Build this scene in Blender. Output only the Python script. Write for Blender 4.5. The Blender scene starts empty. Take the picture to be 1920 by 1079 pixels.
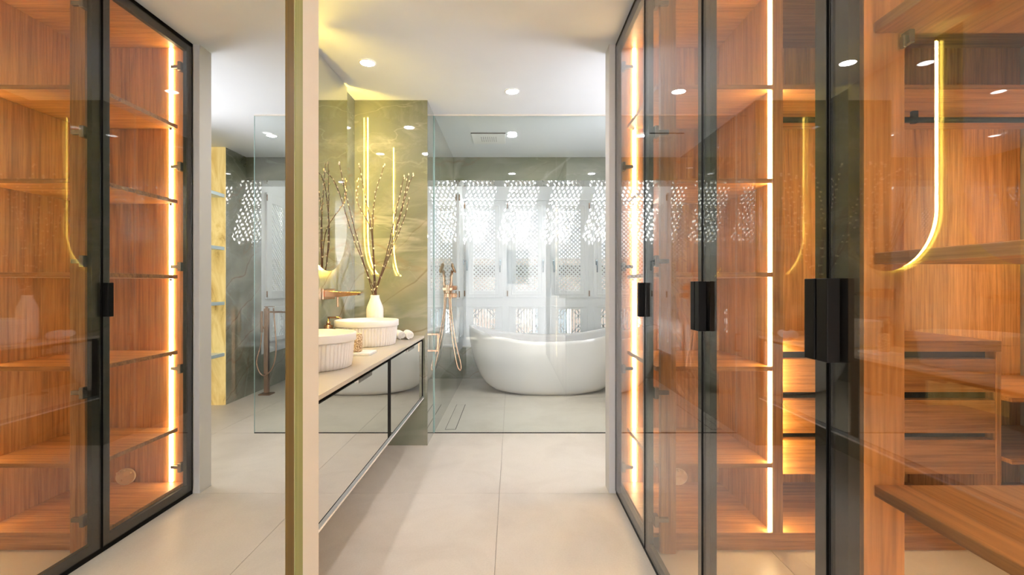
import bpy, math, random
from mathutils import Vector, Matrix, noise
random.seed(7)
R = math.radians
sc = bpy.context.scene
COL = sc.collection
# ------------------------------------------------------------------ camera
EYE = 1.157
cam = bpy.data.cameras.new('camera')
cam.sensor_width = 36.0
cam.lens = 36.0 * 900 / 1920
cam.shift_y = -3.5 / 1920
cam.clip_start = 0.02
cam_o = bpy.data.objects.new('camera', cam)
cam_o.location = (0, 0, EYE)
cam_o.rotation_euler = (R(90), 0, 0)
COL.objects.link(cam_o)
sc.camera = cam_o
# ------------------------------------------------------------------ world, sun, exposure
W = bpy.data.worlds.new('world')
sc.world = W
W.use_nodes = True
bg = W.node_tree.nodes['Background']
bg.inputs[0].default_value = (0.80, 0.90, 1.0, 1)
bg.inputs[1].default_value = 1.1
sun = bpy.data.lights.new('sun', 'SUN')
sun.energy = 30.0
sun.color = (1.0, 0.97, 0.92)
sun.angle = R(0.6)
sun_o = bpy.data.objects.new('sun', sun)
sun_o.rotation_euler = Vector((-0.26, 0.62, -1.0)).to_track_quat('-Z', 'Y').to_euler()
sun_o.location = (2, -4, 9)
COL.objects.link(sun_o)
day = bpy.data.lights.new('bedroom_fill', 'AREA')      # fill lamp added outside an invented wide bedroom window
day.shape = 'RECTANGLE'; day.size = 2.4; day.size_y = 2.15
day.energy = 650.0
day.color = (0.92, 0.93, 1.0)
fill_bed_o = bpy.data.objects.new('bedroom_fill', day)
fill_bed_o.location = (3.3, -2.25, 1.24)
fill_bed_o.rotation_euler = (0, R(90), 0)
COL.objects.link(fill_bed_o)
day2 = bpy.data.lights.new('bathroom_fill', 'AREA')    # fill lamp added behind an invented, unseen window to lift the ceiling
day2.shape = 'RECTANGLE'; day2.size = 1.3; day2.size_y = 0.85
day2.energy = 19.0
day2.color = (0.97, 0.93, 1.0)
fill_bath_o = bpy.data.objects.new('bathroom_fill', day2)
fill_bath_o.location = (1.74, 3.32, 1.60)
fill_bath_o.rotation_euler = (0, R(90), 0)
COL.objects.link(fill_bath_o)
vs = sc.view_settings
vs.view_transform = 'Standard'
vs.look = 'None'
vs.gamma = 1.0
vs.use_curve_mapping = False
vs.exposure = 0.84
sc.cycles.max_bounces = 12
sc.cycles.glossy_bounces = 8
sc.cycles.diffuse_bounces = 5
sc.cycles.transparent_max_bounces = 40
sc.cycles.sample_clamp_indirect = 6.0
sc.cycles.use_denoising = True
sc.cycles.caustics_reflective = False
LED_WARM = 42.0      # wardrobe strips
LED_GOLD = 95.0      # halo behind the pill mirrors
SPOT = 240.0         # ceiling downlights

# ------------------------------------------------------------------ node helpers
def new_mat(name):
    m = bpy.data.materials.new(name)
    m.use_nodes = True
    nt = m.node_tree
    b = nt.nodes['Principled BSDF']
    return m, nt, b

def simple(name, col, rough=0.5, metal=0.0, spec=0.5, coat=0.0):
    m, nt, b = new_mat(name)
    b.inputs['Base Color'].default_value = (*col, 1)
    b.inputs['Roughness'].default_value = rough
    b.inputs['Metallic'].default_value = metal
    b.inputs['Specular IOR Level'].default_value = spec
    b.inputs['Coat Weight'].default_value = coat
    b.inputs['Coat Roughness'].default_value = 0.03
    return m

def nd(nt, t, **kw):
    n = nt.nodes.new(t)
    for k, v in kw.items():
        setattr(n, k, v)
    return n

def coords(nt, scale=(1, 1, 1), rnd=0.0, space='Object'):
    tc = nd(nt, 'ShaderNodeTexCoord')
    mp = nd(nt, 'ShaderNodeMapping')
    mp.inputs['Scale'].default_value = scale
    src = tc.outputs[space]
    if rnd:
        oi = nd(nt, 'ShaderNodeObjectInfo')
        ad = nd(nt, 'ShaderNodeVectorMath', operation='ADD')
        ml = nd(nt, 'ShaderNodeVectorMath', operation='SCALE')
        cb = nd(nt, 'ShaderNodeCombineXYZ')
        for i in range(3):
            nt.links.new(oi.outputs['Random'], cb.inputs[i])
        nt.links.new(cb.outputs[0], ml.inputs[0])
        ml.inputs['Scale'].default_value = rnd
        nt.links.new(src, ad.inputs[0])
        nt.links.new(ml.outputs[0], ad.inputs[1])
        src = ad.outputs[0]
    nt.links.new(src, mp.inputs[0])
    return mp.outputs[0]

def ramp(nt, fac, stops):
    r = nd(nt, 'ShaderNodeValToRGB')
    e = r.color_ramp.elements
    while len(e) < len(stops):
        e.new(0.5)
    for i, (p, c) in enumerate(stops):
        e[i].position = p
        e[i].color = (*c, 1) if len(c) == 3 else c
    nt.links.new(fac, r.inputs[0])
    return r.outputs[0]

def noise_tex(nt, vec, scale, detail=4, rough=0.55, dist=0.0):
    n = nd(nt, 'ShaderNodeTexNoise')
    n.inputs['Scale'].default_value = scale
    n.inputs['Detail'].default_value = detail
    n.inputs['Roughness'].default_value = rough
    n.inputs['Distortion'].default_value = dist
    nt.links.new(vec, n.inputs['Vector'])
    return n.outputs['Fac']

def mixc(nt, fac, a, b, mode='MIX'):
    m = nd(nt, 'ShaderNodeMix', data_type='RGBA', blend_type=mode)
    if isinstance(fac, float):
        m.inputs[0].default_value = fac
    else:
        nt.links.new(fac, m.inputs[0])
    for s, v in ((6, a), (7, b)):
        if isinstance(v, tuple):
            m.inputs[s].default_value = (*v, 1)
        else:
            nt.links.new(v, m.inputs[s])
    return m.outputs[2]

def bump(nt, b, h, strength=0.1, dist=0.01):
    bp = nd(nt, 'ShaderNodeBump')
    bp.inputs['Strength'].default_value = strength
    bp.inputs['Distance'].default_value = dist
    nt.links.new(h, bp.inputs['Height'])
    nt.links.new(bp.outputs[0], b.inputs['Normal'])

def wood(name, axis):
    m, nt, b = new_mat(name)
    s = [16.0, 16.0, 16.0]
    s[axis] = 0.9
    v = coords(nt, tuple(s), rnd=23.0)
    n1 = noise_tex(nt, v, 1.0, 6, 0.62, 1.2)
    s2 = [90.0, 90.0, 90.0]
    s2[axis] = 3.0
    v2 = coords(nt, tuple(s2), rnd=11.0)
    n2 = noise_tex(nt, v2, 1.0, 3, 0.6)
    c1 = ramp(nt, n1, [(0.28, (0.27, 0.098, 0.024)), (0.43, (0.47, 0.205, 0.056)), (0.60, (0.59, 0.280, 0.086)), (0.78, (0.38, 0.155, 0.040))])
    c2 = ramp(nt, n2, [(0.30, (0.46, 0.42, 0.40)), (0.60, (1, 1, 1))])
    c = mixc(nt, 0.75, c1, c2, 'MULTIPLY')
    oi = nd(nt, 'ShaderNodeObjectInfo')
    tone = ramp(nt, oi.outputs['Random'], [(0.0, (0.86, 0.84, 0.82)), (1.0, (1.08, 1.06, 1.04))])
    c = mixc(nt, 1.0, c, tone, 'MULTIPLY')
    nt.links.new(c, b.inputs['Base Color'])
    b.inputs['Roughness'].default_value = 0.42
    b.inputs['Specular IOR Level'].default_value = 0.35
    bump(nt, b, n2, 0.06, 0.002)
    return m

def onyx(name, coat_ior=1.6, coat=0.6):
    m, nt, b = new_mat(name)
    v = coords(nt, (1, 1, 1))
    # slanting beds: shear the coordinates so that veins climb to the right
    rot = nd(nt, 'ShaderNodeMapping')
    rot.inputs['Rotation'].default_value = (R(32), R(28), R(8))
    rot.inputs['Scale'].default_value = (0.45, 0.6, 1.05)
    nt.links.new(v, rot.inputs[0])
    rv = rot.outputs[0]
    big = noise_tex(nt, rv, 1.35, 5, 0.55, 0.9)
    base = ramp(nt, big, [(0.25, (0.095, 0.105, 0.070)), (0.42, (0.150, 0.165, 0.112)), (0.55, (0.20, 0.21, 0.150)), (0.68, (0.29, 0.285, 0.220)), (0.82, (0.165, 0.170, 0.120))])
    cl = noise_tex(nt, rv, 3.4, 6, 0.65, 1.6)
    cloud = ramp(nt, cl, [(0.52, (0, 0, 0)), (0.85, (0.8, 0.8, 0.8))])
    c = mixc(nt, cloud, base, (0.36, 0.365, 0.30))
    # thin veins where a distorted noise crosses its middle
    def vein(scale, width, seed):
        mp = nd(nt, 'ShaderNodeMapping')
        mp.inputs['Location'].default_value = (seed, seed * 1.7, -seed)
        nt.links.new(rv, mp.inputs[0])
        n = noise_tex(nt, mp.outputs[0], scale, 5, 0.55, 1.1)
        s = nd(nt, 'ShaderNodeMath', operation='SUBTRACT')
        nt.links.new(n, s.inputs[0]); s.inputs[1].default_value = 0.5
        a = nd(nt, 'ShaderNodeMath', operation='ABSOLUTE')
        nt.links.new(s.outputs[0], a.inputs[0])
        return ramp(nt, a.outputs[0], [(0.0, (1, 1, 1)), (width, (0, 0, 0))])
    v1 = vein(0.8, 0.010, 3.1)
    v2 = vein(1.3, 0.007, 9.7)
    v3 = vein(0.7, 0.022, 17.3)
    f3 = nd(nt, 'ShaderNodeMath', operation='MULTIPLY'); nt.links.new(v3, f3.inputs[0]); f3.inputs[1].default_value = 0.5
    c = mixc(nt, f3.outputs[0], c, (0.42, 0.425, 0.36))
    f1 = nd(nt, 'ShaderNodeMath', operation='MULTIPLY'); nt.links.new(v1, f1.inputs[0]); f1.inputs[1].default_value = 0.5
    c = mixc(nt, f1.outputs[0], c, (0.20, 0.115, 0.055))
    f2 = nd(nt, 'ShaderNodeMath', operation='MULTIPLY'); nt.links.new(v2, f2.inputs[0]); f2.inputs[1].default_value = 0.15
    c = mixc(nt, f2.outputs[0], c, (0.62, 0.62, 0.54))
    # broad diagonal beds with rusty seams, strongest low on the slabs
    dg = nd(nt, 'ShaderNodeMapping')
    dg.inputs['Rotation'].default_value = (R(-30), R(32), 0)
    nt.links.new(v, dg.inputs[0])
    wv_ = nd(nt, 'ShaderNodeTexWave', wave_type='BANDS', bands_direction='Z', wave_profile='SAW')
    wv_.inputs['Scale'].default_value = 1.1
    wv_.inputs['Distortion'].default_value = 6.0
    wv_.inputs['Detail'].default_value = 4.0
    wv_.inputs['Detail Scale'].default_value = 0.8
    wv_.inputs['Detail Roughness'].default_value = 0.55
    nt.links.new(dg.outputs[0], wv_.inputs['Vector'])
    bed = ramp(nt, wv_.outputs['Fac'], [(0.0, (0.30, 0.275, 0.20)), (0.018, (0.20, 0.135, 0.075)), (0.05, (0.34, 0.325, 0.25)), (0.45, (0.21, 0.235, 0.175)), (0.8, (0.27, 0.285, 0.22)), (0.97, (0.38, 0.365, 0.295))])
    sx = nd(nt, 'ShaderNodeSeparateXYZ')
    gp = nd(nt, 'ShaderNodeNewGeometry')
    nt.links.new(gp.outputs['Position'], sx.inputs[0])
    mr = nd(nt, 'ShaderNodeMapRange')
    nt.links.new(sx.outputs['Z'], mr.inputs[0])
    for i_, v_ in ((1, 1.0), (2, 1.85), (3, 0.85), (4, 0.12)):
        mr.inputs[i_].default_value = v_
    patch = ramp(nt, noise_tex(nt, v, 1.7, 3, 0.5), [(0.38, (0.25, 0.25, 0.25)), (0.62, (1, 1, 1))])
    fm = nd(nt, 'ShaderNodeMath', operation='MULTIPLY')
    nt.links.new(mr.outputs[0], fm.inputs[0]); nt.links.new(patch, fm.inputs[1])
    c = mixc(nt, fm.outputs[0], c, bed)
    nt.links.new(c, b.inputs['Base Color'])
    b.inputs['Roughness'].default_value = 0.03
    b.inputs['Specular IOR Level'].default_value = 0.5
    b.inputs['Coat Weight'].default_value = coat
    b.inputs['Coat Roughness'].default_value = 0.0
    b.inputs['Coat IOR'].default_value = coat_ior
    return m

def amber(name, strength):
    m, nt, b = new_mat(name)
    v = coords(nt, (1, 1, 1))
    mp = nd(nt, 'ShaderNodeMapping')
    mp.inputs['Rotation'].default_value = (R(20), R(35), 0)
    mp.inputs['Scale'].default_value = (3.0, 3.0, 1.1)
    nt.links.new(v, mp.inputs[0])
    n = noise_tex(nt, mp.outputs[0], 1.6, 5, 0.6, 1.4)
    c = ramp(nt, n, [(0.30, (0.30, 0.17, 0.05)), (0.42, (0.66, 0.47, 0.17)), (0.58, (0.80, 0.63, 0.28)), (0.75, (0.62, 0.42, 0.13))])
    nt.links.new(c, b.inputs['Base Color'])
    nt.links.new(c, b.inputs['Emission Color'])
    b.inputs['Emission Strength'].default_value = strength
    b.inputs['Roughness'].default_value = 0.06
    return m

def stone_tile(name):
    m, nt, b = new_mat(name)
    v = coords(nt, (1, 1, 1))
    n1 = noise_tex(nt, v, 2.2, 6, 0.6, 0.6)
    c1 = ramp(nt, n1, [(0.30, (0.58, 0.515, 0.43)), (0.55, (0.655, 0.59, 0.50)), (0.75, (0.61, 0.545, 0.46))])
    n2 = noise_tex(nt, v, 130.0, 3, 0.7)
    c2 = ramp(nt, n2, [(0.35, (0.90, 0.89, 0.88)), (0.6, (1, 1, 1))])
    c = mixc(nt, 0.6, c1, c2, 'MULTIPLY')
    oi = nd(nt, 'ShaderNodeObjectInfo')
    tone = ramp(nt, oi.outputs['Random'], [(0.0, (0.96, 0.96, 0.96)), (1.0, (1.02, 1.02, 1.02))])
    c = mixc(nt, 1.0, c, tone, 'MULTIPLY')
    nt.links.new(c, b.inputs['Base Color'])
    b.inputs['Roughness'].default_value = 0.38
    b.inputs['Specular IOR Level'].default_value = 0.35
    bump(nt, b, n2, 0.05, 0.002)
    return m

def plaster(name, col):
    m, nt, b = new_mat(name)
    v = coords(nt, (1, 1, 1))
    n1 = noise_tex(nt, v, 3.0, 3, 0.5)
    c = ramp(nt, n1, [(0.3, tuple(x * 0.975 for x in col)), (0.7, col)])
    nt.links.new(c, b.inputs['Base Color'])
    b.inputs['Roughness'].default_value = 0.7
    b.inputs['Specular IOR Level'].default_value = 0.2
    n2 = noise_tex(nt, v, 90.0, 3, 0.6)
    bump(nt, b, n2, 0.03, 0.002)
    return m

def thin_glass(name, tint, f0=0.04, gcol=(1, 1, 1)):
    m = bpy.data.materials.new(name)
    m.use_nodes = True
    nt = m.node_tree
    nt.nodes.clear()
    out = nd(nt, 'ShaderNodeOutputMaterial')
    lw = nd(nt, 'ShaderNodeLayerWeight')
    lw.inputs[0].default_value = 0.5
    pw = nd(nt, 'ShaderNodeMath', operation='POWER')
    nt.links.new(lw.outputs['Facing'], pw.inputs[0]); pw.inputs[1].default_value = 5.0
    ma = nd(nt, 'ShaderNodeMath', operation='MULTIPLY_ADD')
    nt.links.new(pw.outputs[0], ma.inputs[0])
    ma.inputs[1].default_value = 1 - f0; ma.inputs[2].default_value = f0
    tr = nd(nt, 'ShaderNodeBsdfTransparent')
    tr.inputs[0].default_value = (*tint, 1)
    gl = nd(nt, 'ShaderNodeBsdfGlossy')
    gl.inputs['Color'].default_value = (*gcol, 1)
    gl.inputs['Roughness'].default_value = 0.0
    mx = nd(nt, 'ShaderNodeMixShader')
    nt.links.new(ma.outputs[0], mx.inputs[0])
    nt.links.new(tr.outputs[0], mx.inputs[1])
    nt.links.new(gl.outputs[0], mx.inputs[2])
    nt.links.new(mx.outputs[0], out.inputs[0])
    return m

def mirror_mat(name, col, rough=0.0):
    m = bpy.data.materials.new(name)
    m.use_nodes = True
    nt = m.node_tree
    nt.nodes.clear()
    out = nd(nt, 'ShaderNodeOutputMaterial')
    gl = nd(nt, 'ShaderNodeBsdfGlossy')
    gl.inputs['Color'].default_value = (*col, 1)
    gl.inputs['Roughness'].default_value = rough
    nt.links.new(gl.outputs[0], out.inputs[0])
    return m

def emit(name, col, strength):
    m = bpy.data.materials.new(name)
    m.use_nodes = True
    nt = m.node_tree
    nt.nodes.clear()
    out = nd(nt, 'ShaderNodeOutputMaterial')
    e = nd(nt, 'ShaderNodeEmission')
    e.inputs[0].default_value = (*col, 1)
    e.inputs[1].default_value = strength
    nt.links.new(e.outputs[0], out.inputs[0])
    return m

def speckled(name):
    m, nt, b = new_mat(name)
    v = coords(nt, (1, 1, 1))
    vo = nd(nt, 'ShaderNodeTexVoronoi')
    vo.inputs['Scale'].default_value = 190.0
    nt.links.new(v, vo.inputs['Vector'])
    c = ramp(nt, vo.outputs['Distance'], [(0.2, (0.10, 0.045, 0.015)), (0.5, (0.48, 0.31, 0.16)), (0.75, (0.72, 0.58, 0.40))])
    nt.links.new(c, b.inputs['Base Color'])
    b.inputs['Roughness'].default_value = 0.5
    bump(nt, b, vo.outputs['Distance'], 0.6, 0.004)
    return m

def fabric(name, col):
    m, nt, b = new_mat(name)
    b.inputs['Base Color'].default_value = (*col, 1)
    b.inputs['Roughness'].default_value = 0.95
    b.inputs['Sheen Weight'].default_value = 0.3
    v = coords(nt, (1, 1, 1))
    n = noise_tex(nt, v, 420.0, 3, 0.7)
    bump(nt, b, n, 0.6, 0.003)
    return m

def brushed(name, c0, c1, rough):
    m, nt, b = new_mat(name)
    v = coords(nt, (160, 160, 1.2))
    n = noise_tex(nt, v, 1.0, 4, 0.6)
    c = ramp(nt, n, [(0.3, c0), (0.7, c1)])
    nt.links.new(c, b.inputs['Base Color'])
    b.inputs['Roughness'].default_value = rough
    b.inputs['Metallic'].default_value = 0.0
    b.inputs['Specular IOR Level'].default_value = 0.2
    return m

M = dict(
    ceiling=plaster('ceiling_paint', (0.81, 0.85, 0.90)),
    cream=plaster('cream_plaster', (0.57, 0.53, 0.475)),
    column=plaster('white_plaster', (0.76, 0.745, 0.735)),
    tile=stone_tile('beige_stone_tile'),
    grout=simple('grout', (0.36, 0.31, 0.26), 0.9),
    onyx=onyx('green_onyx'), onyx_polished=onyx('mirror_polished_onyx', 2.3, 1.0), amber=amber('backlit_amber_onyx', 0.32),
    woodx=wood('walnut_along_x', 0), woody=wood('walnut_along_y', 1), woodz=wood('walnut_upright', 2),
    black=simple('black_metal', (0.008, 0.0075, 0.007), 0.4, 0.0, 0.06),
    blackm=simple('black_bronze_frame', (0.016, 0.014, 0.011), 0.5, 0.0, 0.08),
    door_glass=thin_glass('smoked_glass', (0.955, 0.94, 0.92), 0.065),
    shower_glass=thin_glass('shower_glass', (0.955, 0.985, 0.98), 0.035),
    pane=thin_glass('window_glass', (0.98, 0.99, 0.99), 0.03),
    glass_edge=simple('glass_edge', (0.35, 0.52, 0.50), 0.1),
    mirror=mirror_mat('mirror_silver', (0.84, 0.845, 0.82)),
    mirror2=mirror_mat('vanity_mirror', (0.80, 0.77, 0.72)),
    brass_dark=brushed('dark_brass', (0.085, 0.052, 0.008), (0.135, 0.085, 0.016), 0.5),
    brass_green=brushed('greenish_brass', (0.19, 0.195, 0.07), (0.26, 0.26, 0.10), 0.5),
    shelfglass=simple('pale_blue_glass_shelf', (0.50, 0.62, 0.66), 0.12),
    steel=simple('steel_strip', (0.42, 0.48, 0.53), 0.18, 0.9),
    chrome=simple('dark_steel', (0.20, 0.185, 0.165), 0.25, 0.9),
    copper=simple('rose_gold', (0.60, 0.36, 0.24), 0.20, 1.0),
    copper_dark=simple('brushed_bronze', (0.42, 0.26, 0.17), 0.26, 1.0),
    ceramic=simple('matt_white_ceramic', (0.73, 0.71, 0.69), 0.35, 0.0, 0.4),
    tub=simple('gloss_white_tub', (0.74, 0.72, 0.72), 0.10, 0.0, 0.5, 0.6),
    counter=simple('cream_worktop', (0.49, 0.435, 0.36), 0.22, 0.0, 0.4),
    white=simple('white_lacquer', (0.82, 0.83, 0.84), 0.35, 0.0, 0.4),
    cap=simple('worktop_edge', (0.78, 0.75, 0.70), 0.4),
    led=emit('warm_led', (1.0, 0.74, 0.38), LED_WARM),
    gold=emit('golden_led', (1.0, 0.69, 0.11), LED_GOLD),
    spot=emit('spot_lens', (0.99, 0.945, 0.98), SPOT),
    spot_trim=simple('spot_trim', (0.85, 0.84, 0.82), 0.4),
    towel=fabric('white_towel', (0.84, 0.83, 0.81)),
    stem=simple('willow_bark', (0.075, 0.028, 0.016), 0.6),
    catkin=simple('willow_catkin', (0.78, 0.68, 0.50), 0.9),
    speck=speckled('speckled_gold'),
    dish=simple('cream_resin', (0.80, 0.62, 0.38), 0.4),
    pink=plaster('pink_render', (0.09, 0.067, 0.058)),
    dark_pane=simple('dark_window', (0.06, 0.07, 0.08), 0.1),
    ground=plaster('street_paving', (0.07, 0.063, 0.056)),
    leaf=simple('tree_leaf', (0.05, 0.11, 0.025), 0.7),
    bark=simple('tree_bark', (0.09, 0.06, 0.04), 0.9),
    slotb=simple('shadow_gap', (0.01, 0.009, 0.008), 0.8, 0.0, 0.08),
)

# ------------------------------------------------------------------ mesh helpers
class MB:
    def __init__(s):
        s.v = []; s.f = []; s.sm = []
    def add(s, v, f, smooth=False):
        o = len(s.v)
        s.v += [Vector(p) for p in v]
        s.f += [tuple(i + o for i in q) for q in f]
        s.sm += [smooth] * len(f)
        return s
    def box(s, x0, x1, y0, y1, z0, z1):
        v = [(x, y, z) for z in (z0, z1) for y in (y0, y1) for x in (x0, x1)]
        f = [(0, 2, 3, 1), (4, 5, 7, 6), (0, 1, 5, 4), (2, 6, 7, 3), (0, 4, 6, 2), (1, 3, 7, 5)]
        return s.add(v, f)
    def rings(s, rings, cap0=True, cap1=True, smooth=True, closed=True):
        n = len(rings[0])
        v = [p for r in rings for p in r]
        f = []
        for i in range(len(rings) - 1):
            for j in range(n if closed else n - 1):
                k = (j + 1) % n
                f.append((i * n + j, i * n + k, (i + 1) * n + k, (i + 1) * n + j))
        s.add(v, f, smooth)
        o = len(s.v) - len(v)
        if cap0:
            s.f.append(tuple(o + j for j in range(n - 1, -1, -1))); s.sm.append(False)
        if cap1:
            s.f.append(tuple(o + (len(rings) - 1) * n + j for j in range(n))); s.sm.append(False)
        return s
    def lathe(s, prof, c=(0, 0, 0), n=40, cap0=True, cap1=True, smooth=True):
        return s.rings([[(c[0] + r * math.cos(2 * math.pi * j / n), c[1] + r * math.sin(2 * math.pi * j / n), c[2] + z) for j in range(n)] for r, z in prof], cap0, cap1, smooth)
    def tube(s, pts, r, n=10, smooth=True):
        pts = [Vector(p) for p in pts]
        rs = r if isinstance(r, (list, tuple)) else [r] * len(pts)
        rg = []
        prev = None
        for i, p in enumerate(pts):
            d = (pts[min(i + 1, len(pts) - 1)] - pts[max(i - 1, 0)]).normalized()
            a = prev if prev is not None else (Vector((0, 0, 1)) if abs(d.z) < 0.9 else Vector((1, 0, 0)))
            u = (a - d * a.dot(d)).normalized()
            prev = u
            w = d.cross(u)
            rg.append([p + (u * math.cos(2 * math.pi * j / n) + w * math.sin(2 * math.pi * j / n)) * rs[i] for j in range(n)])
        return s.rings(rg, True, True, smooth)
    def prism(s, poly, axis, a, b):
        """poly: 2-D outline, extruded along axis (0 x, 1 y, 2 z) from a to b."""
        def P(q, t):
            if axis == 0: return (t, q[0], q[1])
            if axis == 1: return (q[0], t, q[1])
            return (q[0], q[1], t)
        n = len(poly)
        v = [P(q, a) for q in poly] + [P(q, b) for q in poly]
        f = [tuple(range(n - 1, -1, -1)), tuple(range(n, 2 * n))] + [(i, (i + 1) % n, n + (i + 1) % n, n + i) for i in range(n)]
        return s.add(v, f)
    def ellipsoid(s, c, rx, ry, rz, n=8, m=5, rot=None):
        rg = []
        for i in range(1, m):
            t = math.pi * i / m
            rg.append([(rx * math.sin(t) * math.cos(2 * math.pi * j / n), ry * math.sin(t) * math.sin(2 * math.pi * j / n), rz * math.cos(t)) for j in range(n)])
        rg = [[Vector(p) for p in r] for r in rg]
        if rot: rg = [[rot @ p for p in r] for r in rg]
        return s.rings([[p + Vector(c) for p in r] for r in rg], True, True, True)
    def xf(s, m):
        s.v = [m @ p for p in s.v]
        return s
    def build(s, name, mat, parent=None, bevel=0.0, seg=2):
        org = parent_world(parent) if parent else Vector((0, 0, 0))
        me = bpy.data.meshes.new(name)
        me.from_pydata([p - org for p in s.v], [], s.f)
        me.polygons.foreach_set('use_smooth', s.sm)
        import bmesh
        bm = bmesh.new(); bm.from_mesh(me)
        bmesh.ops.recalc_face_normals(bm, faces=bm.faces)
        bm.to_mesh(me); bm.free()
        me.materials.append(M[mat])
        o = bpy.data.objects.new(name, me)
        COL.objects.link(o)
        if parent: o.parent = parent
        if bevel:
            md = o.modifiers.new('bevel', 'BEVEL')
            md.width = bevel; md.segments = seg; md.limit_method = 'ANGLE'; md.angle_limit = R(40)
        return o

def parent_world(p):
    v = Vector((0, 0, 0))
    while p:
        v += p.location
        p = p.parent
    return v

def bx(name, mat, parent, x0, x1, y0, y1, z0, z1, bevel=0.0):
    return MB().box(x0, x1, y0, y1, z0, z1).build(name, mat, parent, bevel)

def tag(o, label=None, cat=None, group=None, kind=None):
    if label: o['label'] = label
    if cat: o['category'] = cat
    if group: o['group'] = group
    if kind: o['kind'] = kind
    return o

def empty(name, loc, label=None, cat=None, group=None, kind=None):
    o = bpy.data.objects.new(name, None)
    o.location = loc
    o.empty_display_size = 0.05
    COL.objects.link(o)
    return tag(o, label, cat, group, kind)

def struct(o, label):
    return tag(o, label, None, None, 'structure')

def copy_tree(o, parent=None):
    c = o.copy()
    COL.objects.link(c)
    c.parent = parent
    for ch in [x for x in ALLCH(o)]:
        copy_tree(ch, c)
    return c

def ALLCH(o):
    return [x for x in bpy.data.objects if x.parent == o and x.name in COL.objects]

def clip(poly, x0, x1, y0, y1):
    def cut(pl, inside, inter):
        out = []
        for i in range(len(pl)):
            a, b = pl[i], pl[(i + 1) % len(pl)]
            if inside(a):
                out.append(a)
                if not inside(b): out.append(inter(a, b))
            elif inside(b):
                out.append(inter(a, b))
        return out
    def ix(v): return lambda a, b: (v, a[1] + (b[1] - a[1]) * (v - a[0]) / (b[0] - a[0]))
    def iy(v): return lambda a, b: (a[0] + (b[0] - a[0]) * (v - a[1]) / (b[1] - a[1]), v)
    for ins, it in ((lambda p: p[0] >= x0, ix(x0)), (lambda p: p[0] <= x1, ix(x1)), (lambda p: p[1] >= y0, iy(y0)), (lambda p: p[1] <= y1, iy(y1))):
        if not poly: return poly
        poly = cut(poly, ins, it)
    return poly

def strip2d(a, b, w):
    d = Vector((b[0] - a[0], b[1] - a[1])).normalized()
    n = Vector((-d.y, d.x)) * w / 2
    return [(a[0] + n.x, a[1] + n.y), (a[0] - n.x, a[1] - n.y), (b[0] - n.x, b[1] - n.y), (b[0] + n.x, b[1] + n.y)]

def lattice_mb(w, h, pitch=0.0355, sw=0.0175, th=0.007, round_holes=True):
    """diagonal lattice in the XZ plane, centred on 0, two crossing layers of slats"""
    mb = MB()
    L = w + h
    n = int(L / pitch) + 2
    for k in range(-n, n + 1):
        c = k * pitch * math.sqrt(2)
        for sgn, y0 in ((1, -th), (-1, 0.0)):
            a = (-L, sgn * (-L) + c); b_ = (L, sgn * L + c)
            p = clip(strip2d(a, b_, sw), -w / 2, w / 2, -h / 2, h / 2)
            if len(p) >= 3:
                mb.prism(p, 1, y0, y0 + th)
    return mb

def star_lattice_mb(w, h, th=0.012):
    """lower panels: upright bars inside a pointed hexagon, slanting bars in the corners"""
    mb = MB()
    sw = 0.0125
    def line(a, b):
        p = clip(strip2d((a[0] * w, a[1] * h), (b[0] * w, b[1] * h), sw), -w / 2, w / 2, -h / 2, h / 2)
        if len(p) >= 3: mb.prism(p, 1, -th / 2, th / 2)
    for k in range(-3, 4):
        x = k * 0.135
        top = 0.5 if abs(k) > 0 else 0.5
        line((x, -top), (x, top))
    for q in (0.0, 0.2, 0.4):
        for sx in (-1, 1):
            for sz in (-1, 1):
                line((sx * (0.0 + q), sz * 0.62), (sx * (0.62), sz * (0.0 + q)))
    for sx in (-1, 1):
        for sz in (-1, 1):
            line((sx * 0.30, sz * 0.10), (sx * 0.56, sz * 0.36))
    return mb

# ================================================================== THE SETTING
XW, XM = 0.5735, -0.5987          # wardrobe door plane, mirror plane
H = 2.5
# ---- floor: stone tiles on a screed
fl = struct(bx('floor', 'grout', None, -3.0, 3.2, -4.1, 6.1, -0.06, -0.006), 'beige stone floor of large square tiles')
xs = [-3.0, -2.47, -1.27, -0.07, 1.13, 2.33, 3.2]
ys = [-4.1, -3.329, -2.129, -0.929, 0.271, 1.471, 2.671, 3.763, 4.963, 6.1]
for i in range(len(xs) - 1):
    for j in range(len(ys) - 1):
        bx('tile', 'tile', fl, xs[i] + 0.001, xs[i + 1] - 0.001, ys[j] + 0.001, ys[j + 1] - 0.001, -0.0059, 0.0)
# ---- ceiling
struct(bx('ceiling', 'ceiling', None, -3.0, 3.2, -4.1, 5.318, H, H + 0.1), 'plain white plaster ceiling with recessed spots')
# ---- left: wall block carrying the big mirror, then vanity recess
struct(bx('wall_left', 'cream', None, -1.30, -0.6035, -0.6, 1.371, 0, H), 'cream wall behind the tall mirror')
struct(bx('trim_1', 'cream', None, -1.30, XM, 1.3712, 1.486, 0, H), 'narrow cream wall end beside the vanity')
t2 = struct(bx('trim_2', 'brass_dark', None, -0.6034, XM + 0.0012, 1.269, 1.317, 0, H, 0.001), 'olive brass edge strips at the end of the mirror')
bx('edge_strip', 'brass_green', t2, -0.6034, XM + 0.0018, 1.322, 1.3705, 0, H, 0.001)
bx('seam_line', 'cap', t2, -0.6034, XM - 0.001, 1.317, 1.322, 0, H)
wv = struct(bx('wall_left_vanity', 'cream', None, -1.30, -1.16, 1.487, 3.49, 0, H), 'green onyx wall behind the wash basins')
bx('slab', 'onyx', wv, -1.16, -1.139, 1.487, 2.479, 0, H)
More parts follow.
